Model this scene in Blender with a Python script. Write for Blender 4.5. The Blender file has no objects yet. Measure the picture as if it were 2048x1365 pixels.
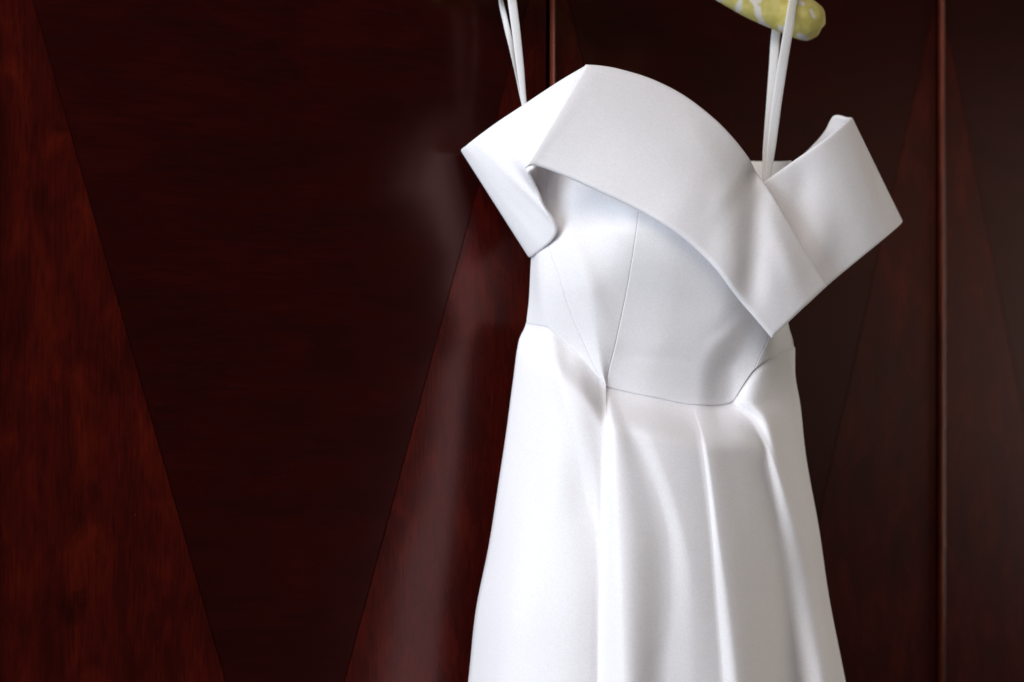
import bpy, math, random
import numpy as np
from mathutils import Vector, Matrix

# ------------------------------------------------------------------ camera
scene = bpy.context.scene
TH = math.radians(29.5)            # the camera stands left of the dress and looks along the wardrobe
D = 1.53                           # distance from camera to the wardrobe front
CAMZ = 1.45
F = 50.0 / 36.0 * 2048.0
CAM = np.array([0.0, -D, CAMZ])
FWD = np.array([math.sin(TH), math.cos(TH), 0.0])
RGT = np.array([math.cos(TH), -math.sin(TH), 0.0])
UP = np.array([0.0, 0.0, 1.0])
cd = bpy.data.cameras.new('camera')
cd.lens = 50; cd.sensor_width = 36; cd.clip_start = 0.05; cd.clip_end = 100
cam = bpy.data.objects.new('camera', cd)
scene.collection.objects.link(cam)
cam.location = CAM
cam.rotation_euler = (math.pi / 2, 0, -TH)
cd.dof.use_dof = True
cd.dof.focus_distance = 1.60
cd.dof.aperture_fstop = 2.2
scene.camera = cam

# ------------------------------------------------------------------ light
world = bpy.data.worlds.new('World'); scene.world = world
world.use_nodes = True
bg = world.node_tree.nodes['Background']
bg.inputs['Color'].default_value = (1.0, 0.90, 0.80, 1)
bg.inputs['Strength'].default_value = 0.034

def area(name, loc, target, sx, sy, power, col):
    l = bpy.data.lights.new(name, 'AREA'); l.shape = 'RECTANGLE'
    l.size = sx; l.size_y = sy; l.energy = power; l.color = col
    o = bpy.data.objects.new(name, l); scene.collection.objects.link(o)
    o.location = loc
    o.rotation_euler = (Vector(target) - Vector(loc)).to_track_quat('-Z', 'Y').to_euler()
    return o
area('window_light', (-1.55, -0.66, 1.80), (0.95, -0.2, 1.40), 1.2, 1.7, 56, (0.80, 0.89, 1.0))
area('front_fill_light', (-2.0, -2.3, 3.9), (1.0, -0.2, 1.3), 2.4, 1.8, 100, (1.0, 0.91, 0.85))  # added fill from behind the camera, lifts the shaded folds
area('side_fill_light', (4.7, -0.62, 1.25), (1.1, -0.2, 1.4), 1.2, 1.5, 44, (1.0, 0.92, 0.82))  # added warm fill, no window there; brightens right-facing cloth
area('door_haze_light', (4.9, -3.1, 1.75), (1.1, -0.2, 1.4), 2.4, 1.7, 2.0, (1.0, 0.72, 0.52))  # added dim panel, mirrored as brown haze in the right doors
scene.cycles.max_bounces = 12; scene.cycles.diffuse_bounces = 8

vs = scene.view_settings
vs.view_transform = 'Standard'; vs.look = 'None'; vs.gamma = 1.0; vs.exposure = 0.04
vs.use_curve_mapping = False

# ------------------------------------------------------------------ helpers
def P(px, py, z):
    """point of the place seen at photo pixel (px, py) and standing z metres in front of the camera"""
    px = np.asarray(px, float); py = np.asarray(py, float); z = np.asarray(z, float)
    return (CAM + z[..., None] * (FWD + RGT * ((px - 1024.0) / F)[..., None] - UP * ((py - 682.5) / F)[..., None]))

def wall(px, py):
    d = FWD + RGT * ((px - 1024.0) / F) - UP * ((py - 682.5) / F)
    t = (0 - CAM[1]) / d[1]
    q = CAM + d * t
    return float(q[0]), float(q[2])

def pchip(xs, ys, x, clampend=True):
    xs = np.asarray(xs, float); ys = np.asarray(ys, float); x = np.asarray(x, float)
    h = np.diff(xs); dl = np.diff(ys) / h
    n = len(xs); m = np.zeros(n)
    if n == 2:
        m[:] = dl[0]
    else:
        for i in range(1, n - 1):
            if dl[i-1] * dl[i] > 0:
                w1 = 2 * h[i] + h[i-1]; w2 = h[i] + 2 * h[i-1]
                m[i] = (w1 + w2) / (w1 / dl[i-1] + w2 / dl[i])
        m[0] = dl[0]; m[-1] = dl[-1]
    i = np.clip(np.searchsorted(xs, x) - 1, 0, n - 2)
    xc = np.clip(x, xs[0], xs[-1]) if clampend else x
    t = (xc - xs[i]) / h[i]
    return ((1 + 2*t) * (1-t)**2 * ys[i] + t * (1-t)**2 * h[i] * m[i]
            + t*t*(3-2*t) * ys[i+1] + t*t*(t-1) * h[i] * m[i+1])

def lin(pts, y):
    a = np.array(pts, float)
    return pchip(a[:, 0], a[:, 1], y)

def smooth(a, b, x):
    t = np.clip((np.asarray(x, float) - a) / (b - a), 0, 1)
    return t * t * (3 - 2 * t)

def gauss(x, c, w):
    return np.exp(-((np.asarray(x) - c) / w) ** 2)

def catmull(ctrl, u):
    """ctrl: (n,k) control rows, u in 0..n-1"""
    c = np.asarray(ctrl, float); n = len(c)
    i = np.clip(np.floor(u).astype(int), 0, n - 2); t = (u - i)[:, None]
    p1 = c[i]; p2 = c[i + 1]
    p0 = np.where((i > 0)[:, None], c[np.maximum(i - 1, 0)], 2 * p1 - p2)
    p3 = np.where((i < n - 2)[:, None], c[np.minimum(i + 2, n - 1)], 2 * p2 - p1)
    return 0.5 * (2*p1 + (p2 - p0)*t + (2*p0 - 5*p1 + 4*p2 - p3)*t*t + (3*p1 - p0 - 3*p2 + p3)*t**3)

def link(o, parent=None):
    scene.collection.objects.link(o)
    if parent is not None: o.parent = parent
    return o

def mesh_obj(name, verts, faces, mat, parent=None, smooth_=True):
    me = bpy.data.meshes.new(name)
    me.from_pydata([tuple(map(float, v)) for v in verts], [], faces)
    me.update()
    if smooth_:
        me.polygons.foreach_set('use_smooth', [True] * len(me.polygons))
    me.materials.append(mat)
    return link(bpy.data.objects.new(name, me), parent)

def empty(name, loc=(0, 0, 0), label=None, cat=None):
    o = bpy.data.objects.new(name, None); link(o)
    o.location = loc; o.empty_display_size = 0.05
    if label: o['label'] = label
    if cat: o['category'] = cat
    return o

def adopt(root):
    """keep children where they were modelled although the root stands at the thing's base"""
    bpy.context.view_layer.update()
    inv = root.matrix_world.inverted()
    for c in root.children: c.matrix_parent_inverse = inv

def grid_faces(nr, nc, off=0, flip=False, closed=False):
    fs = []
    for r in range(nr - 1):
        for c in range(nc if closed else nc - 1):
            c2 = (c + 1) % nc
            q = (off + r*nc + c, off + r*nc + c2, off + (r+1)*nc + c2, off + (r+1)*nc + c)
            fs.append(q[::-1] if flip else q)
    return fs

def cloth_solid(name, G, t, mat, parent, rnd=None):
    """G: (nr,nc,3) world points of the outer face. Closed cloth of thickness t with rolled edges."""
    nr, nc, _ = G.shape
    G = G.copy(); G[..., 1] = np.minimum(G[..., 1], -0.008)     # nothing pushes into the door behind
    du = np.gradient(G, axis=1); dv = np.gradient(G, axis=0)
    N = np.cross(dv, du); N /= (np.linalg.norm(N, axis=2, keepdims=True) + 1e-12)
    tocam = CAM - G
    if np.sum(N * tocam) < 0: N = -N
    r = t / 2 if rnd is None else rnd
    # distance to border
    su = np.concatenate([np.zeros((nr, 1)), np.cumsum(np.linalg.norm(np.diff(G, axis=1), axis=2), axis=1)], axis=1)
    sv = np.concatenate([np.zeros((1, nc)), np.cumsum(np.linalg.norm(np.diff(G, axis=0), axis=2), axis=0)], axis=0)
    e = np.minimum(np.minimum(su, su[:, -1:] - su), np.minimum(sv, sv[-1:, :] - sv))
    k = np.clip(e / r, 0, 1)
    drop = (t / 2) * (1 - np.sqrt(np.clip(1 - (1 - k) ** 2, 0, 1)))
    A = G - N * drop[..., None]
    B = G - N * (t - drop)[..., None]
    verts = list(A.reshape(-1, 3)); faces = grid_faces(nr, nc)
    idx = np.full((nr, nc), -1); 
    for i in range(nr):
        for j in range(nc):
            if i in (0, nr-1) or j in (0, nc-1): idx[i, j] = i*nc + j
            else:
                idx[i, j] = len(verts); verts.append(B[i, j])
    for i in range(nr - 1):
        for j in range(nc - 1):
            faces.append((idx[i, j], idx[i+1, j], idx[i+1, j+1], idx[i, j+1]))
    return mesh_obj(name, verts, faces, mat, parent)

def edgy(n, length, r):
    """n+1 samples of 0..1, crowded at both ends so that a rolled edge of radius r shows"""
    a = np.array([0, .06, .22, .5, 1.0]) * r / length
    return np.concatenate([a, np.linspace(a[-1], 1 - a[-1], n)[1:-1], 1 - a[::-1]])

def loft(stations, us, ts, relief=None):
    """stations: rows (Tx,Ty,Tz,Bx,By,Bz) in photo pixels and depth; returns world grid"""
    st = np.asarray(stations, float)
    c = catmull(st, np.asarray(us) * (len(st) - 1))
    t = np.asarray(ts)[:, None]
    px = c[None, :, 0] * (1 - t) + c[None, :, 3] * t
    py = c[None, :, 1] * (1 - t) + c[None, :, 4] * t
    z = c[None, :, 2] * (1 - t) + c[None, :, 5] * t
    if relief is not None: z = z - relief(px, py, np.asarray(us)[None, :] + 0*t, t + 0*px)
    return P(px, py, z)

def tube(name, path, rad, mat, parent=None, n=10, up=(0, 0, 1)):
    path = [Vector(p) for p in path]; m = len(path)
    rads = rad if hasattr(rad, '__len__') else [rad] * m
    vs_, fs = [], []
    prev = None
    for i, p in enumerate(path):
        d = (path[min(i+1, m-1)] - path[max(i-1, 0)]).normalized()
        if prev is None:
            a = d.orthogonal().normalized()
        else:
            a = (prev - d * prev.dot(d)).normalized()
        prev = a; b = d.cross(a)
        for k in range(n):
            w = 2*math.pi*k/n
            vs_.append(p + (a*math.cos(w) + b*math.sin(w)) * rads[i])
    fs = grid_faces(m, n, closed=True)
    fs.append(tuple(range(n))[::-1]); fs.append(tuple(range((m-1)*n, m*n)))
    return mesh_obj(name, vs_, fs, mat, parent)

# ------------------------------------------------------------------ materials
def mat_new(name):
    m = bpy.data.materials.new(name); m.use_nodes = True
    nt = m.node_tree; b = nt.nodes['Principled BSDF']
    return m, nt, b

def N_(nt, typ, **kw):
    n = nt.nodes.new(typ)
    for k, v in kw.items():
        if hasattr(n, k): setattr(n, k, v)
        else: n.inputs[k.replace('_', ' ')].default_value = v
    return n

def ramp(nt, stops):
    r = nt.nodes.new('ShaderNodeValToRGB')
    el = r.color_ramp.elements
    while len(el) < len(stops): el.new(0.5)
    for e, (p, c) in zip(el, stops):
        e.position = p; e.color = (*c, 1)
    return r

def make_satin(name, col, rough=0.5, bump=0.10, sss=0.5):
    m, nt, b = mat_new(name)
    b.inputs['Base Color'].default_value = (*col, 1)
    b.inputs['Roughness'].default_value = rough
    b.inputs['Specular IOR Level'].default_value = 0.22
    b.inputs['Sheen Weight'].default_value = 0.06
    b.inputs['Subsurface Weight'].default_value = sss
    b.inputs['Subsurface Radius'].default_value = (1.0, 0.95, 0.9)
    b.inputs['Subsurface Scale'].default_value = 0.006
    b.inputs['Sheen Roughness'].default_value = 0.5
    tc = N_(nt, 'ShaderNodeTexCoord')
    # twill weave: fine diagonal rib plus uneven hand of the cloth
    w = N_(nt, 'ShaderNodeTexWave', wave_type='BANDS', bands_direction='DIAGONAL')
    w.inputs['Scale'].default_value = 420; w.inputs['Distortion'].default_value = 1.5
    w.inputs['Detail'].default_value = 1
    n = N_(nt, 'ShaderNodeTexNoise'); n.inputs['Scale'].default_value = 20; n.inputs['Detail'].default_value = 4
    n2 = N_(nt, 'ShaderNodeTexNoise'); n2.inputs['Scale'].default_value = 650; n2.inputs['Detail'].default_value = 1
    for q in (w, n, n2): nt.links.new(tc.outputs['Object'], q.inputs['Vector'])
    th = N_(nt, 'ShaderNodeTexNoise'); th.inputs['Scale'].default_value = 520; th.inputs['Detail'].default_value = 3
    nt.links.new(tc.outputs['Object'], th.inputs['Vector'])
    tr = ramp(nt, [(0.36, tuple(c * .962 for c in col)), (0.62, tuple(min(1, c * 1.02) for c in col))])
    nt.links.new(th.outputs['Fac'], tr.inputs['Fac']); nt.links.new(tr.outputs['Color'], b.inputs['Base Color'])
    bu1 = N_(nt, 'ShaderNodeBump'); bu1.inputs['Strength'].default_value = bump; bu1.inputs['Distance'].default_value = 0.0004
    bu2 = N_(nt, 'ShaderNodeBump'); bu2.inputs['Strength'].default_value = 0.35; bu2.inputs['Distance'].default_value = 0.0026
    bu3 = N_(nt, 'ShaderNodeBump'); bu3.inputs['Strength'].default_value = bump * 2.2; bu3.inputs['Distance'].default_value = 0.0005
    nt.links.new(n.outputs['Fac'], bu2.inputs['Height'])
    nt.links.new(w.outputs['Fac'], bu1.inputs['Height'])
    nt.links.new(n2.outputs['Fac'], bu3.inputs['Height'])
    nt.links.new(bu2.outputs['Normal'], bu1.inputs['Normal'])
    nt.links.new(bu1.outputs['Normal'], bu3.inputs['Normal'])
    nt.links.new(bu3.outputs['Normal'], b.inputs['Normal'])
    return m

SATIN = make_satin('ivory_satin', (0.87, 0.855, 0.875), 0.62)
SATIN_LINED = make_satin('lined_satin', (0.87, 0.855, 0.875), 0.62, 0.10, 0.16)
LINING = make_satin('dress_lining', (0.80, 0.79, 0.77), 0.45)
RIBBON = make_satin('ribbon_satin', (0.85, 0.85, 0.86), 0.35, 0.05)

def make_wood(name, dark, mid, light, grain='Z', rough=0.2, figure=1.0, pores=0.55, seed=0.0):
    """polished stained veneer: fine pores along the grain, mottled figure, dark knots"""
    m, nt, b = mat_new(name)
    tc = N_(nt, 'ShaderNodeTexCoord')
    mp = N_(nt, 'ShaderNodeMapping'); mp.inputs['Location'].default_value = (seed, seed*1.7, seed*.6)
    nt.links.new(tc.outputs['Object'], mp.inputs['Vector'])
    sc = (1, 1, 0.07) if grain == 'Z' else (0.06, 1, 1)
    st = N_(nt, 'ShaderNodeMapping'); st.inputs['Scale'].default_value = sc
    nt.links.new(mp.outputs['Vector'], st.inputs['Vector'])
    sc2 = (1, 1, 0.42) if grain == 'Z' else (0.4, 1, 1)
    st2 = N_(nt, 'ShaderNodeMapping'); st2.inputs['Scale'].default_value = sc2
    nt.links.new(mp.outputs['Vector'], st2.inputs['Vector'])
    fine = N_(nt, 'ShaderNodeTexNoise'); fine.inputs['Scale'].default_value = 380; fine.inputs['Detail'].default_value = 4
    fig = N_(nt, 'ShaderNodeTexNoise'); fig.inputs['Scale'].default_value = 24; fig.inputs['Detail'].default_value = 5
    fig.inputs['Roughness'].default_value = 0.6; fig.inputs['Distortion'].default_value = 0.6
    streak = N_(nt, 'ShaderNodeTexNoise'); streak.inputs['Scale'].default_value = 60; streak.inputs['Detail'].default_value = 3
    nt.links.new(st.outputs['Vector'], fine.inputs['Vector'])
    nt.links.new(st2.outputs['Vector'], fig.inputs['Vector'])
    nt.links.new(st.outputs['Vector'], streak.inputs['Vector'])
    r1 = ramp(nt, [(0.33, dark), (0.52, mid), (0.72, light)])
    nt.links.new(fig.outputs['Fac'], r1.inputs['Fac'])
    mul = N_(nt, 'ShaderNodeMixRGB', blend_type='MULTIPLY'); mul.inputs['Fac'].default_value = 0.45 * figure
    rs = ramp(nt, [(0.3, (0.55, 0.5, 0.5)), (0.7, (1.2, 1.2, 1.2))])
    nt.links.new(streak.outputs['Fac'], rs.inputs['Fac'])
    nt.links.new(r1.outputs['Color'], mul.inputs['Color1']); nt.links.new(rs.outputs['Color'], mul.inputs['Color2'])
    mul2 = N_(nt, 'ShaderNodeMixRGB', blend_type='MULTIPLY'); mul2.inputs['Fac'].default_value = pores
    rf = ramp(nt, [(0.35, (0.35, 0.3, 0.3)), (0.6, (1.1, 1.1, 1.1))])
    nt.links.new(fine.outputs['Fac'], rf.inputs['Fac'])
    nt.links.new(mul.outputs['Color'], mul2.inputs['Color1']); nt.links.new(rf.outputs['Color'], mul2.inputs['Color2'])
    # knots: scattered dark eyes
    vo = N_(nt, 'ShaderNodeTexVoronoi'); vo.inputs['Scale'].default_value = 9
    wn = N_(nt, 'ShaderNodeTexNoise'); wn.inputs['Scale'].default_value = 30
    nt.links.new(mp.outputs['Vector'], wn.inputs['Vector'])
    va = N_(nt, 'ShaderNodeMixRGB'); va.inputs['Fac'].default_value = 0.04
    nt.links.new(mp.outputs['Vector'], va.inputs['Color1']); nt.links.new(wn.outputs['Color'], va.inputs['Color2'])
    nt.links.new(va.outputs['Color'], vo.inputs['Vector'])
    rk = ramp(nt, [(0.02, (0.12, 0.08, 0.08)), (0.15, (1, 1, 1))])
    nt.links.new(vo.outputs['Distance'], rk.inputs['Fac'])
    mul3 = N_(nt, 'ShaderNodeMixRGB', blend_type='MULTIPLY'); mul3.inputs['Fac'].default_value = 0.85 * figure
    nt.links.new(mul2.outputs['Color'], mul3.inputs['Color1']); nt.links.new(rk.outputs['Color'], mul3.inputs['Color2'])
    # dust specks on the polish
    du = N_(nt, 'ShaderNodeTexVoronoi'); du.inputs['Scale'].default_value = 22
    nt.links.new(mp.outputs['Vector'], du.inputs['Vector'])
    rd = ramp(nt, [(0.005, (1, 1, 1)), (0.009, (0, 0, 0))]); nt.links.new(du.outputs['Distance'], rd.inputs['Fac'])
    mixd = N_(nt, 'ShaderNodeMixRGB'); mixd.inputs['Color2'].default_value = (0.35, 0.28, 0.24, 1)
    nt.links.new(rd.outputs['Color'], mixd.inputs['Fac']); nt.links.new(mul3.outputs['Color'], mixd.inputs['Color1'])
    nt.links.new(mixd.outputs['Color'], b.inputs['Base Color'])
    b.inputs['Roughness'].default_value = rough
    b.inputs['IOR'].default_value = 1.48
    b.inputs['Specular IOR Level'].default_value = 0.75
    b.inputs['Specular Tint'].default_value = (1.0, 0.50, 0.46, 1)     # red put into the reflections for a mauve sheen
    bu = N_(nt, 'ShaderNodeBump'); bu.inputs['Strength'].default_value = 0.12; bu.inputs['Distance'].default_value = 0.0003
    nt.links.new(fine.outputs['Fac'], bu.inputs['Height']); nt.links.new(bu.outputs['Normal'], b.inputs['Normal'])
    return m

WOOD_LIGHT = make_wood('cherry_veneer', (0.028, 0.0015, 0.0008), (0.048, 0.0027, 0.0012), (0.085, 0.0060, 0.0021), 'Z', 0.24, 1.0)
WOOD_DARK = make_wood('mahogany_veneer', (0.015, 0.0007, 0.0005), (0.019, 0.0009, 0.0006), (0.024, 0.0012, 0.0008), 'X', 0.24, 0.3, 0.35, seed=3.1)
WOOD_EDGE = make_wood('bead_wood', (0.10, 0.020, 0.009), (0.13, 0.028, 0.012), (0.16, 0.036, 0.016), 'Z', 0.3, 0.4, 0.5, seed=5.0)

def make_hanger_cloth():
    m, nt, b = mat_new('printed_hanger_cloth')
    tc = N_(nt, 'ShaderNodeTexCoord')
    v = N_(nt, 'ShaderNodeTexNoise'); v.inputs['Scale'].default_value = 60; v.inputs['Detail'].default_value = 3
    nt.links.new(tc.outputs['Object'], v.inputs['Vector'])
    base = ramp(nt, [(0.35, (0.50, 0.43, 0.10)), (0.65, (0.66, 0.58, 0.20))])
    nt.links.new(v.outputs['Fac'], base.inputs['Fac'])
    mask = N_(nt, 'ShaderNodeVertexColor', layer_name='print')
    mx = N_(nt, 'ShaderNodeMixRGB'); mx.inputs['Color2'].default_value = (0.72, 0.68, 0.62, 1)
    nt.links.new(mask.outputs['Color'], mx.inputs['Fac']); nt.links.new(base.outputs['Color'], mx.inputs['Color1'])
    nt.links.new(mx.outputs['Color'], b.inputs['Base Color'])
    b.inputs['Roughness'].default_value = 0.8
    bu = N_(nt, 'ShaderNodeBump'); bu.inputs['Strength'].default_value = 0.3; bu.inputs['Distance'].default_value = 0.002
    nt.links.new(v.outputs['Fac'], bu.inputs['Height']); nt.links.new(bu.outputs['Normal'], b.inputs['Normal'])
    return m
HANGER_CLOTH = make_hanger_cloth()
def make_metal(name, col, r):
    m, nt, b = mat_new(name)
    n = N_(nt, 'ShaderNodeTexNoise'); n.inputs['Scale'].default_value = 80
    rr = ramp(nt, [(0.3, tuple(c*.8 for c in col)), (0.7, col)])
    nt.links.new(n.outputs['Fac'], rr.inputs['Fac']); nt.links.new(rr.outputs['Color'], b.inputs['Base Color'])
    b.inputs['Metallic'].default_value = 1; b.inputs['Roughness'].default_value = r
    return m
BRASS = make_metal('brass', (0.6, 0.42, 0.18), 0.3)
STEEL = make_metal('steel', (0.6, 0.6, 0.6), 0.25)

# ------------------------------------------------------------------ wardrobe (the background)
X1, _ = wall(1096, 600)            # joint between first and second door
X2, _ = wall(1875, 600)            # joint between second and third door
WD = X2 - X1
X0 = X1 - WD
X3 = X2 + WD
ZTOP = 2.16
ZBOT = 0.30
# dark inverted triangle of the first door, read from the two veneer joints in the photograph
la, lb = wall(60, 0), wall(450, 1365)
ra, rb = wall(1040, 80), wall(690, 1365)
def line(p, q):
    k = (q[0] - p[0]) / (q[1] - p[1]); return k, p[0] - k * p[1]
kl, cl = line(la, lb); kr, cr = line(ra, rb)
print('door', X0, X1, X2, 'apexL', (X0 - cl) / kl, 'apexR', (X1 - cr) / kr, 'tip', (cr - cl) / (kl - kr))
def zat(k, c, x): return (x - c) / k
TIPZ = (cr - cl) / (kl - kr); TIPX = kl * TIPZ + cl
ZAL, ZAR = zat(kl, cl, X0), zat(kr, cr, X1)

wardrobe = empty('wardrobe', ((X0 + X3) / 2, 0.1, ZBOT), 'polished dark red wooden wardrobe doors with inlaid triangles behind the dress', 'wardrobe')

def plate(name, poly, y0, y1, mat, parent):
    """flat plate with an outline in (x, z); front at y0, back at y1"""
    n = len(poly)
    v = [(x, y0, z) for x, z in poly] + [(x, y1, z) for x, z in poly]
    f = [tuple(range(n)), tuple(range(2*n - 1, n - 1, -1))]
    for i in range(n):
        j = (i + 1) % n; f.append((i, i + n, j + n, j))
    o = mesh_obj(name, v, f, mat, parent, smooth_=False)
    return o

def rounded_bar(name, x0, x1, y0, y1, z0, z1, r, mat, parent):
    pts = []
    for (cx, cy, a0) in ((x0 + r, y0 + r, 180), (x1 - r, y0 + r, 270)):
        for k in range(7):
            a = math.radians(a0 + 90 * k / 6); pts.append((cx + r*math.cos(a), cy + r*math.sin(a)))
    pts += [(x1, y1), (x0, y1)]
    n = len(pts)
    v = [(x, y, z0) for x, y in pts] + [(x, y, z1) for x, y in pts]
    f = [(i, (i+1) % n, (i+1) % n + n, i + n) for i in range(n)]
    f += [tuple(range(n))[::-1], tuple(range(n, 2*n))]
    o = mesh_obj(name, v, f, mat, parent)
    o.modifiers.new('e', 'EDGE_SPLIT').split_angle = math.radians(50)
    return o

GAP = 0.006
for xa, xb in ((X0, X1), (X1, X2), (X2, X3)):
    dx = xa - X0
    lo, hi = xa + GAP / 2, xb - GAP / 2
    door = mesh_obj('door', *(lambda v, f: (v, f))(
        [(x, y, z) for x in (lo, hi) for y in (0.0012, 0.022) for z in (ZBOT, ZTOP)],
        [(0, 1, 3, 2), (4, 6, 7, 5), (0, 4, 5, 1), (2, 3, 7, 6), (0, 2, 6, 4), (1, 5, 7, 3)]), WOOD_DARK, wardrobe, False)
    g = 0.00025
    tx, tz = TIPX + dx, max(TIPZ, ZBOT)
    # edges of the two pale triangles
    xl_top = lo; 
    plate('veneer_panel', [(lo, ZAL), (lo, ZBOT), (tx - g, ZBOT), (tx - g, tz)], 0.0, 0.004, WOOD_LIGHT, door)
    plate('veneer_panel', [(hi, ZAR), (tx + g, tz), (tx + g, ZBOT), (hi, ZBOT)], 0.0, 0.004, WOOD_LIGHT, door)
    plate('veneer_panel', [(lo, ZTOP), (lo, ZAL + .004), (tx, tz + .004), (hi, ZAR + .004), (hi, ZTOP)], 0.0001, 0.004, WOOD_DARK, door)
    rounded_bar('edge_bead', lo + .0005, lo + .0038, -0.0080, 0.004, ZBOT, ZTOP, 0.0016, WOOD_EDGE, door)
# carcass behind the doors closes the joints
mesh_obj('carcass', [(x, y, z) for x in (X0 - .02, X3 + .02) for y in (0.026, 0.5) for z in (ZBOT - .05, ZTOP + .03)],
         [(0, 1, 3, 2), (4, 6, 7, 5), (0, 4, 5, 1), (2, 3, 7, 6), (0, 2, 6, 4), (1, 5, 7, 3)], WOOD_DARK, wardrobe, False)

# ------------------------------------------------------------------ the dress
dress = empty('wedding_dress', tuple(P(1320, 2000, 1.72)), 'ivory satin wedding dress with folded off shoulder collar hanging by ribbon loops', 'dress')

def zpl(px):                      # the hanging plane of the dress (depth of its outline)
    return 1.705 + (np.asarray(px, float) - 1320) * (0.045 / 700)

YW = [(1040, 647), (1052, 648), (1089, 653), (1128, 686), (1159, 711), (1190, 748), (1212, 772), (1250, 783), (1300, 793), (1388, 809), (1430, 811), (1461, 806), (1485, 773), (1507, 742), (1542, 716), (1588, 698), (1600, 697)]
def y_waist(x): return lin(YW, x)

# bodice key lines: x at given y
BK = [
    [(250, 1078), (450, 1068), (512, 1062), (603, 1057), (648, 1052), (820, 1045)],
    [(250, 1086), (450, 1080), (512, 1078), (603, 1086), (660, 1100), (820, 1190)],
    [(250, 1092), (450, 1092), (490, 1097), (560, 1119), (620, 1138), (691, 1169), (744, 1193), (775, 1210), (820, 1211)],
    None,
    [(250, 1303), (420, 1278), (480, 1270), (578, 1254), (680, 1233), (772, 1214), (820, 1213)],
    None, None, None,
    [(250, 1572), (500, 1564), (640, 1549), (677, 1537), (740, 1509), (760, 1505), (820, 1503)],
    [(250, 1584), (400, 1584), (600, 1572), (652, 1578), (680, 1586), (698, 1589), (820, 1600)],
]
BH = [0.0, 0.040, 0.060, 0.088, 0.100, 0.106, 0.104, 0.090, 0.056, 0.0]
def bodice_keys(y):
    k = [None if b is None else lin(b, y) for b in BK]
    k[3] = k[2] * .5 + k[4] * .5
    k[5] = k[4] + (k[8] - k[4]) * .33
    k[6] = k[4] + (k[8] - k[4]) * .62
    k[7] = k[4] + (k[8] - k[4]) * .86
    return np.array(k)
BKT = bodice_keys(np.arange(250, 821.0)).T
def bodice_h(u, y):
    """height of the bodice in front of the hanging plane at column u (0..9)"""
    k = BKT[int(np.clip(round(y) - 250, 0, 570))]
    bust = 0.012 * math.exp(-((y - 470) / 110.0) ** 2)
    hh = np.array(BH) * (1 + 0.0) + bust * np.array([0, .3, .6, 1.0, .75, .9, 1, .8, .3, 0])
    up = float(1 - smooth(400, 590, y))             # the side turns away under the arm
    hh[1] -= .020 * up; hh[2] -= .036 * up; hh[3] -= .028 * up
    taper = max(0.0, min(1.0, (y - 460) / 340.0)); hh[4:8] -= .042 * taper; hh[3] -= .024 * taper
    narrow = max(0.0, min(1.0, (y - 690) / 110.0))      # the point of the waist is flatter
    hh[1] += .018 * narrow; hh[2] += .006 * narrow
    x = np.array([np.interp(u, np.arange(10), k)])
    return float(pchip(k + np.arange(10) * 1e-3, hh, x)[0])

def y_top(x):                     # upper rim of the bodice front, under the collar
    return lin([(1040, 330), (1100, 300), (1180, 285), (1300, 320), (1390, 410), (1440, 495), (1500, 585), (1550, 625), (1600, 625)], x)

def bodice_grid(u0, u1, nc, nr, r=0.0012):
    us = u0 + (u1 - u0) * edgy(nc, 0.07, r)
    vs_ = edgy(nr, 0.25, r)
    G = np.zeros((len(vs_), len(us), 3))
    for j, u in enumerate(us):
        YS = np.arange(250, 821.0); XSB = np.array([np.interp(u, np.arange(10), q) for q in BKT])
        def xat(y):
            return float(np.interp(y, YS, XSB))
        y0 = 320.0
        for _ in range(8): y0 = float(y_top(xat(y0)))
        y1 = 740.0
        for _ in range(40): y1 = 0.6 * y1 + 0.4 * float(y_waist(xat(y1)))
        for i, v in enumerate(vs_):
            y = y0 + (y1 - y0) * v
            x = xat(y)
            h = bodice_h(u, y) + bodice_relief(x, y)
            G[i, j] = P(x, y, zpl(x) - h)
    return G

def bodice_relief(x, y):
    h = 0.0
    # drag lines in the cloth: short diagonal tucks beside the centre seam and near the right side
    def tuck(cx, cy, ang, L, W, a):
        ca, sa = math.cos(math.radians(ang)), math.sin(math.radians(ang))
        s = (x - cx) * ca + (y - cy) * sa; t = -(x - cx) * sa + (y - cy) * ca
        return a * math.exp(-(s / L) ** 2 - (t / W) ** 2)
    h += tuck(1238, 446, 48, 36, 12, -0.0016) + tuck(1225, 458, 48, 36, 12, 0.0012)
    h += tuck(1165, 540, 68, 110, 22, 0.0035)
    h += tuck(1300, 690, 8, 70, 16, 0.0008) + tuck(1300, 715, 6, 80, 12, -0.0008)
    h += tuck(1440, 655, -42, 45, 12, -0.0008) + tuck(1452, 672, -42, 45, 10, 0.0007)
    h += tuck(1350, 610, 20, 90, 50, -0.002)
    return h

for (u0, u1, nc) in ((0, 2, 18), (2, 4, 30), (4, 8, 44), (8, 9, 16)):
    cloth_solid('bodice_panel', bodice_grid(u0, u1, nc, 60), 0.0013, SATIN_LINED, dress, 0.0012)

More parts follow.
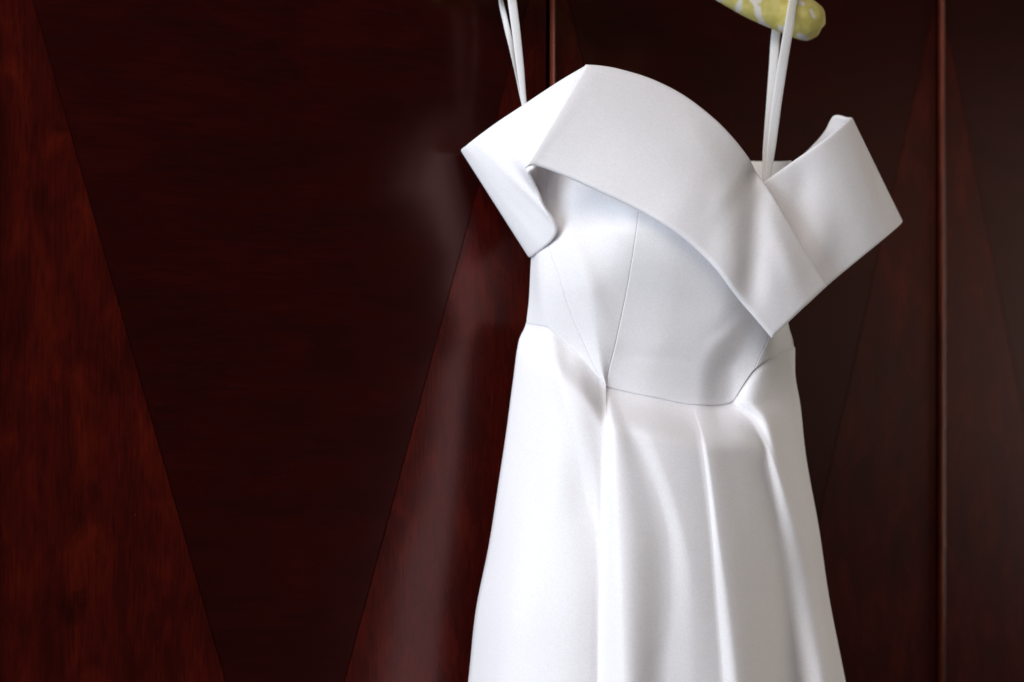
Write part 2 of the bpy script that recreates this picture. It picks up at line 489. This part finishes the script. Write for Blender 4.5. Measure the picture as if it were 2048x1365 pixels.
# back of the bodice: the far half of the tube, its inner face seen above the right armhole
a = np.linspace(0, math.pi, 40)
rows = edgy(24, .25, .002)
G = np.zeros((len(rows), len(a), 3))
for i, v in enumerate(rows):
    for j, w in enumerate(a):
        yb = 1.0
        ytop = 321 + 30 * (math.cos(w) < 0) * abs(math.cos(w)) ** 3 + 2 * math.sin(w * 3)
        ybot = 690 - 45 * (math.cos(w) < 0) * abs(math.cos(w))
        y = ytop + (ybot - ytop) * v
        k = bodice_keys(np.array([y]))[:, 0]
        xl, xr = k[0] + 5, k[-1] - 5
        cx, hw = (xl + xr) / 2, (xr - xl) / 2
        z = zpl(cx + hw * math.cos(w)) - 0.003 + 0.095 * math.sin(w) ** .9
        G[i, j] = P(cx + hw * math.cos(w), y, z)
cloth_solid('bodice_back', G, 0.003, LINING, dress)

# ---- skirt
SK = [   # x at given y for each fold line, left to right
    [(640, 1053), (648, 1052), (680, 1038), (761, 1026), (867, 1012), (960, 998), (1083, 979), (1232, 950), (1365, 936), (1700, 880), (2150, 820)],
    [(640, 1066), (761, 1060), (960, 1050), (1150, 1035), (1365, 1010), (2150, 930)],
    [(640, 1092), (700, 1098), (786, 1106), (853, 1110), (934, 1108), (1087, 1098), (1365, 1100), (2150, 1080)],
    [(640, 1112), (690, 1116), (786, 1128), (853, 1141), (934, 1160), (1000, 1173), (1087, 1184), (1365, 1178), (2150, 1150)],
    [(640, 1211), (772, 1211), (850, 1208), (940, 1203), (1087, 1199), (1190, 1197), (1365, 1195), (2150, 1185)],
    [(640, 1219), (780, 1220), (850, 1228), (940, 1234), (1024, 1238), (1149, 1245), (1315, 1250), (2150, 1270)],
    [(640, 1236), (788, 1236), (839, 1254), (920, 1288), (1008, 1318), (1087, 1336), (1190, 1340), (1365, 1330), (2150, 1320)],
    [(640, 1272), (800, 1274), (839, 1290), (920, 1324), (1008, 1354), (1149, 1384), (1365, 1392), (2150, 1420)],
    [(640, 1387), (809, 1387), (867, 1400), (900, 1405), (1066, 1423), (1190, 1431), (1357, 1444), (2150, 1490)],
    [(640, 1391), (809, 1391), (867, 1407), (900, 1414), (1087, 1440), (1190, 1456), (1357, 1476), (2150, 1560)],
    [(640, 1432), (807, 1432), (900, 1462), (1024, 1492), (1150, 1518), (1365, 1545), (2150, 1630)],
    [(640, 1455), (807, 1456), (835, 1490), (870, 1512), (900, 1527), (1024, 1550), (1107, 1562), (1273, 1586), (1365, 1602), (2150, 1690)],
    [(640, 1462), (806, 1463), (820, 1490), (835, 1508), (870, 1529), (930, 1552), (1024, 1585), (1074, 1603), (1149, 1625), (1273, 1646), (1365, 1660), (2150, 1760)],
    [(640, 1588), (698, 1588), (740, 1588), (814, 1599), (900, 1608), (1066, 1637), (1190, 1655), (1365, 1689), (1700, 1750), (2150, 1830)],
]
NK = len(SK)
#         L     .      .      E     A-    A+     B-     .     C-     C+     .      D-     D+    R     fold relief in metres (below the waist)
REL = [0.0, 0.000, 0.003, 0.010, -0.016, 0.010, -0.006, 0.000, 0.000, 0.007, -0.002, -0.007, 0.016, 0.0]
REL2 = [0.0, 0.018, 0.005, -0.013, -0.021, 0.010, -0.007, -0.003, 0.000, 0.012, -0.003, -0.012, 0.030, 0.0]
SHARP = {4, 8}
def seg_interp(xk, hk, x):
    """smooth within runs, creased at the sharp valleys"""
    out = np.zeros_like(x); cuts = [0] + sorted(SHARP) + [len(xk) - 1]
    for a_, b_ in zip(cuts[:-1], cuts[1:]):
        m = (x >= xk[a_]) & (x <= xk[b_] + 1e-9)
        if m.any(): out[m] = pchip(xk[a_:b_+1], hk[a_:b_+1], x[m])
    return out

cols = []
for k in range(NK - 1):
    n = 12 if k in (0, 2, 3, 6, 9, 12) else 8
    cols += list(k + np.arange(n) / n)
cols += [NK - 1]
cols = np.array(cols)
vrow = np.concatenate([[0, .0015, .004, .008, .013], np.linspace(0.02, 1, 90) ** 1.25 + 0.012])
vrow = vrow / vrow[-1]
YBOT = 2150.0
def skirt_x(y):
    """x of every fold line at the rows y; last axis = fold line"""
    xs = np.stack([lin(q, y) for q in SK], axis=-1)
    return np.maximum.accumulate(xs + np.arange(NK) * 1e-3, axis=-1)
def at_u(xs, u):
    k = np.minimum(np.floor(u).astype(int), NK - 2); f = u - k
    a_ = np.take_along_axis(xs, k[..., None], -1)[..., 0]; b_ = np.take_along_axis(xs, k[..., None] + 1, -1)[..., 0]
    return a_ * (1 - f) + b_ * f
y0c = np.full(len(cols), 760.0)          # start of each column on the waist seam
for _ in range(40):
    y0c = 0.6 * y0c + 0.4 * y_waist(at_u(skirt_x(y0c), cols))
x0c = at_u(skirt_x(y0c), cols)
h0c = np.zeros(len(cols))                # bodice height along the seam
for j in range(len(cols)):
    kx = bodice_keys(np.array([y0c[j]]))[:, 0] + np.arange(10) * 1e-3
    h0c[j] = bodice_h(np.interp(x0c[j], kx, np.arange(10)), y0c[j])
Y = y0c[None, :] + (YBOT - y0c[None, :]) * vrow[:, None]
U = cols[None, :] + 0 * Y
XS = skirt_x(Y); X = at_u(XS, U); DY = Y - y0c[None, :]
S = smooth(0, 1, DY / (90 + 60 * smooth(10.5, 12, U))); S2 = smooth(250, 620, DY); S2E = smooth(110, 340, DY)
AMP = smooth(-6, 120 + 120 * smooth(12.0, 12.5, U), DY) * (0.55 + 0.45 * smooth(60, 400, DY))
RELI = np.zeros_like(X)
for i in range(X.shape[0]):
    for j in range(X.shape[1]):
        w_ = np.full(NK, S2[i, j]); w_[3] = S2E[i, j]
        rel = np.array(REL) * (1 - w_) + np.array(REL2) * w_
        RELI[i, j] = seg_interp(XS[i, j], rel, X[i, j:j+1])[0]
XC = (XS[..., 0] + XS[..., -1]) / 2; HW = (XS[..., -1] - XS[..., 0]) / 2
T_ = np.abs((X - XC) / HW)
ENV = (0.108 + 0.075 * smooth(650, 1500, Y) + 0.05 * smooth(1300, 2150, Y)) * np.maximum(0.0, 1 - T_ ** 2.0) ** np.where(X < XC, .78, .58)
ENV = ENV * (1 - 0.38 * smooth(12.0, 12.6, U) * (1 - smooth(60, 520, DY)))
H = h0c[None, :] * (1 - S) + ENV * S + RELI * AMP - 0.0022 * (1 - smooth(0, 22, DY))
front = P(X, Y - 2.5 * (1 - smooth(0, 10, DY)), zpl(X) - H)
# back half closes the tube
nb = 40
full = []
for i, v in enumerate(vrow):
    L, R = front[i, 0], front[i, -1]
    c = (L + R) / 2; ax = (R - L) / 2
    dep = 0.075 + 0.03 * v
    out = FWD * .82 + RGT * .40
    back = []
    for w in np.linspace(0, math.pi, nb + 2)[1:-1]:
        ripple = 1 + 0.10 * math.sin(7 * w + 1.0) * v
        back.append(c + ax * math.cos(w) * (1 + .02 * math.sin(w)) + out * dep * math.sin(w) * ripple)
    full.append(np.concatenate([front[i], np.array(back)]))
full = np.array(full); full[..., 1] = np.minimum(full[..., 1], -0.006)
sk = mesh_obj('skirt', full.reshape(-1, 3), grid_faces(full.shape[0], full.shape[1], closed=True), SATIN, dress)

# ---- collar band across the bust
BAND = [  # upper edge x, y, depth, lower edge x, y, depth
    (1172, 127, 1.594, 1049, 337, 1.566),
    (1200, 129, 1.597, 1061, 332, 1.566),
    (1240, 136, 1.602, 1082, 334, 1.567),
    (1305, 156, 1.609, 1135, 354, 1.568),
    (1370, 189, 1.615, 1205, 385, 1.567),
    (1430, 235, 1.618, 1275, 418, 1.566),
    (1470, 276, 1.622, 1330, 449, 1.564),
    (1500, 315, 1.628, 1372, 478, 1.566),
    (1514, 342, 1.634, 1405, 507, 1.569),
    (1530, 364, 1.632, 1437, 541, 1.573),
    (1560, 411, 1.624, 1465, 577, 1.578),
    (1606, 490, 1.619, 1503, 626, 1.586),
    (1656, 572, 1.624, 1545, 678, 1.596),
]
def band_relief(px, py, u, t):
    h = 0.010 * np.sin(np.pi * t)                                   # the doubled cloth bellies out
    # soft folds running down from the pinch at the right
    ax = px - (1492 - (py - 370) * 0.05)
    fade = smooth(330, 400, py) * (1 - smooth(540, 660, py))
    h += -0.0062 * gauss(ax, 22, 26) * fade
    h += 0.004 * gauss(ax, -30, 36) * fade
    ax2 = px - (1556 + (py - 480) * .35)
    h += 0.0045 * gauss(ax2, 8, 26) * gauss(py, 510, 70)
    h += -0.005 * gauss(px, 1508, 16) * gauss(py, 350, 24)
    h += 0.0012 * gauss(px - py * .6, 1395 - 160, 30) * gauss(py, 290, 60)
    return h
us = edgy(90, .42, .004); ts = edgy(36, .15, .004)
cloth_solid('collar_band', loft(BAND, us, ts, band_relief), 0.008, SATIN, dress, 0.0035)

# ---- left sleeve: the band goes on behind the fold, round the arm opening and back
LS = [
    (1176, 127, 1.640, 1066, 338, 1.602),
    (1118, 161, 1.646, 1057, 341, 1.603),
    (1045, 209, 1.652, 1053, 346, 1.606),
    (995, 242, 1.658, 1057, 359, 1.612),
    (965, 264, 1.661, 1074, 391, 1.622),
    (947, 278, 1.668, 1097, 431, 1.620),
    (936, 287, 1.675, 1111, 461, 1.624),
    (928, 294, 1.682, 1102, 482, 1.634),
    (923, 298, 1.690, 1079, 502, 1.650),
    (921, 301, 1.698, 1059, 516, 1.676),
    (929, 306, 1.714, 1063, 512, 1.698),
    (960, 296, 1.722, 1080, 495, 1.714),
    (1020, 284, 1.728, 1090, 480, 1.724),
    (1080, 290, 1.732, 1100, 470, 1.730),
]
def ls_relief(px, py, u, t):
    return 0.004 * np.sin(np.pi * t) * (1 - smooth(.45, .68, u)) - 0.005 * gauss(px, 1030, 40) * gauss(py, 285, 55) + 0.003 * gauss(px, 1085, 22) * gauss(py, 455, 50)
us = edgy(90, .35, .003); ts = edgy(30, .14, .003)
cloth_solid('sleeve', loft(LS, us, ts, ls_relief), 0.005, SATIN, dress, 0.0024)

# ---- right sleeve
RS = [
    (1500, 385, 1.655, 1610, 612, 1.668),
    (1532, 361, 1.655, 1655, 570, 1.668),
    (1582, 325, 1.658, 1700, 532, 1.672),
    (1640, 285, 1.668, 1745, 495, 1.684),
    (1680, 253, 1.688, 1782, 464, 1.706),
    (1696, 239, 1.712, 1797, 450, 1.730),
    (1688, 237, 1.736, 1795, 447, 1.752),
    (1666, 233, 1.750, 1770, 446, 1.770),
    (1650, 262, 1.758, 1730, 470, 1.786),
    (1626, 291, 1.764, 1690, 500, 1.794),
    (1580, 336, 1.770, 1610, 540, 1.796),
]
def rs_relief(px, py, u, t):
    h = 0.003 * np.sin(np.pi * t)
    f = (u < .5)
    h = h - 0.006 * gauss(px - (py - 300) * .35, 1722, 12) * gauss(py, 350, 70) * f
    h = h + 0.005 * gauss(px, 1636, 32) * gauss(py, 478, 55) * f - 0.004 * gauss(px, 1600, 28) * gauss(py, 380, 45) * f
    return h
cloth_solid('sleeve', loft(RS, us, ts, rs_relief), 0.005, SATIN, dress, 0.0024)

# ------------------------------------------------------------------ padded hanger
HC = P(1290, -120, 1.72)
hanger = empty('padded_hanger', tuple(P(1290, -190, 1.72)), 'padded clothes hanger in yellow green cloth with white print above the dress', 'hanger')
# white sprigs printed on the cloth: strokes x0, y0, x1, y1, width in photo pixels
SPRIGS = [(1482, 5, 1474, 20, 6), (1476, 18, 1470, 24, 4), (1503, 0, 1512, 13, 5), (1520, -4, 1511, 11, 4.5), (1515, 17, 1521, 45, 6.5), (1521, 44, 1534, 55, 5),
          (1560, 57, 1577, 60, 5.5), (1598, 72, 1611, 77, 6), (1621, 82, 1626, 84, 4), (1598, 4, 1606, 8, 4.5), (1622, 22, 1628, 34, 3.5), (1448, -12, 1436, 2, 6), (1425, -30, 1420, -12, 5),
          (1380, -70, 1372, -50, 6), (1350, -100, 1344, -80, 6), (1316, -110, 1330, -92, 5), (1220, -120, 1214, -98, 6), (1160, -100, 1170, -80, 6), (1090, -95, 1084, -70, 6), (1000, -80, 1012, -60, 6)]
def hanger_arm(pts, name, parent):
    c = np.array(pts, float)     # px, py, z, radius vertical px, radius depth m
    q = catmull(c, np.linspace(0, len(c) - 1, 170))
    vs_, ink, n = [], [], 72
    m = len(q)
    for i in range(m):
        p0, p1 = q[max(i-1, 0)], q[min(i+1, m-1)]
        t = np.array([p1[0] - p0[0], p1[1] - p0[1]]); t /= np.linalg.norm(t)
        nrm = np.array([-t[1], t[0]])
        for k in range(n):
            w = 2 * math.pi * k / n
            pucker = 1 + 0.035 * math.sin(6 * w + i * .07) * float(smooth(m * .6, m * .8, i)) + 0.012 * math.sin(4 * w - i * .11)
            r = max(q[i, 3], .4) * pucker
            x, y = q[i, 0] + nrm[0] * r * math.cos(w), q[i, 1] + nrm[1] * r * math.cos(w)
            vs_.append(P(x, y, q[i, 2] + max(q[i, 4], .0003) * math.sin(w) * pucker))
            best = 9.0
            for (x0, y0, x1, y1, wd) in SPRIGS:
                d = np.array([x1 - x0, y1 - y0]); g_ = max(0.0, min(1.0, ((x - x0) * d[0] + (y - y0) * d[1]) / (d @ d)))
                best = min(best, math.hypot(x - x0 - d[0] * g_, y - y0 - d[1] * g_) / (wd * (1.0 + .25 * math.sin(x * .9 + y * .7))))
            ink.append(float(1 - smooth(.75, 1.1, best)))
    f = grid_faces(m, n, closed=True); f.append(tuple(range(n))[::-1]); f.append(tuple(range((m-1)*n, m*n)))
    o = mesh_obj(name, vs_, f, HANGER_CLOTH, parent)
    ca = o.data.color_attributes.new('print', 'FLOAT_COLOR', 'POINT')
    ca.data.foreach_set('color', np.repeat(np.array(ink), 4).astype(np.float32))
    return o
hanger_arm([(1290, -118, 1.72, 38, .021), (1360, -88, 1.722, 40, .022), (1440, -42, 1.725, 41, .023), (1510, -3, 1.730, 42, .023), (1560, 19, 1.735, 43, .023), (1595, 33, 1.739, 43, .023), (1616, 42, 1.742, 41, .022), (1630, 47, 1.744, 36, .019), (1640, 51, 1.7455, 26, .014), (1645, 53, 1.746, 14, .008), (1646.5, 54, 1.746, .5, .0004)], 'padded_arm', hanger)
hanger_arm([(1289, -118, 1.72, 38, .021), (1215, -112, 1.712, 40, .022), (1130, -93, 1.704, 41, .023), (1060, -78, 1.697, 42, .023), (1010, -68, 1.692, 42, .023), (970, -60, 1.688, 40, .022), (945, -55, 1.686, 34, .018), (930, -52, 1.685, 22, .012), (925, -51, 1.685, 9, .005), (924, -51, 1.685, .5, .0004)], 'padded_arm', hanger)
hk = [Vector(P(1290, -150, 1.72))]
for k in range(0, 19):
    a_ = math.radians(-90 + 15 * k)
    hk.append(Vector(P(1290, -262, 1.72)) + Vector((RGT * 0.028 * math.cos(a_))) + Vector((0, 0, 0.028 * math.sin(a_))))
tube('hook', hk, 0.0018, STEEL, hanger)
# peg on the wardrobe that carries the hanger
pk = Vector(P(1290, -306, 1.72)); pk.z -= 0.0060
tube('garment_peg', [(pk.x, 0.03, pk.z - .001), (pk.x, -0.02, pk.z - .001), (pk.x, pk.y, pk.z), (pk.x, pk.y - .03, pk.z), (pk.x, pk.y - .045, pk.z + .012)], 0.004, BRASS, wardrobe)

# ------------------------------------------------------------------ ribbon loops of the dress
def ribbon(path, half_w, name='hanger_loop', seg=70):
    """path rows: px, py, z, width px, turn angle in degrees (0 = flat to the camera)"""
    c = catmull(np.array(path, float), np.linspace(0, len(path) - 1, seg))
    m = len(c); us = np.array([-1, -.93, -.5, 0, .5, .93, 1.0])
    G = np.zeros((m, len(us), 3))
    for i in range(m):
        p0, p1 = c[max(i-1, 0)], c[min(i+1, m-1)]
        t = np.array([p1[0] - p0[0], p1[1] - p0[1]]); l = np.linalg.norm(t)
        nrm = np.array([-t[1], t[0]]) / l if l > 1e-6 else np.array([1.0, 0])
        if nrm[0] < 0: nrm = -nrm
        an = math.radians(c[i, 4])
        for j, s in enumerate(us):
            hw = c[i, 3] / 2 * s
            G[i, j] = P(c[i, 0] + nrm[0] * hw * math.cos(an), c[i, 1] + nrm[1] * hw * math.cos(an),
                        c[i, 2] + hw * math.sin(an) * 6e-4 + 0.0006 * s * s)
    return cloth_solid(name, G, 0.0006, RIBBON, dress)

# right loop: front strand over the padded arm, back strand behind it
ribbon([(1534, 372, 1.668, 10, 0), (1543, 290, 1.675, 19, 0), (1556, 190, 1.685, 20, 8), (1571, 95, 1.694, 20, 15), (1578, 55, 1.702, 20, 18),
        (1584, 15, 1.706, 19, 25), (1589, -15, 1.713, 19, 20), (1588, -20.5, 1.738, 19, 10)], None)
ribbon([(1530, 372, 1.672, 10, 0), (1534, 310, 1.690, 18, 0), (1541, 210, 1.715, 18, -8), (1547, 130, 1.738, 18, -8), (1552, 65, 1.757, 18, 0), (1562, 20, 1.766, 18, 0),
        (1576, -10, 1.760, 18, 5), (1588, -20, 1.738, 18, 8)], None)
# left loop
ribbon([(1060, 260, 1.670, 10, 0), (1049, 207, 1.672, 10, 0), (1041, 140, 1.674, 15, 0), (1033, 70, 1.676, 17, 0), (1024, 0, 1.678, 18, 0), (1018, -50, 1.668, 18, 0), (1014, -95, 1.668, 18, 0), (1010, -114, 1.692, 18, 0)], None)
ribbon([(1058, 262, 1.680, 8, 0), (1046, 205, 1.688, 8, 10), (1034, 150, 1.696, 9, 45), (1022, 90, 1.704, 11, 15), (1010, 40, 1.708, 12, -20), (1000, -10, 1.712, 10, 30), (998, -60, 1.719, 14, 0), (1003, -100, 1.712, 16, 0), (1009, -114, 1.692, 16, 0)], None)

for r_ in (wardrobe, dress, hanger): adopt(r_)
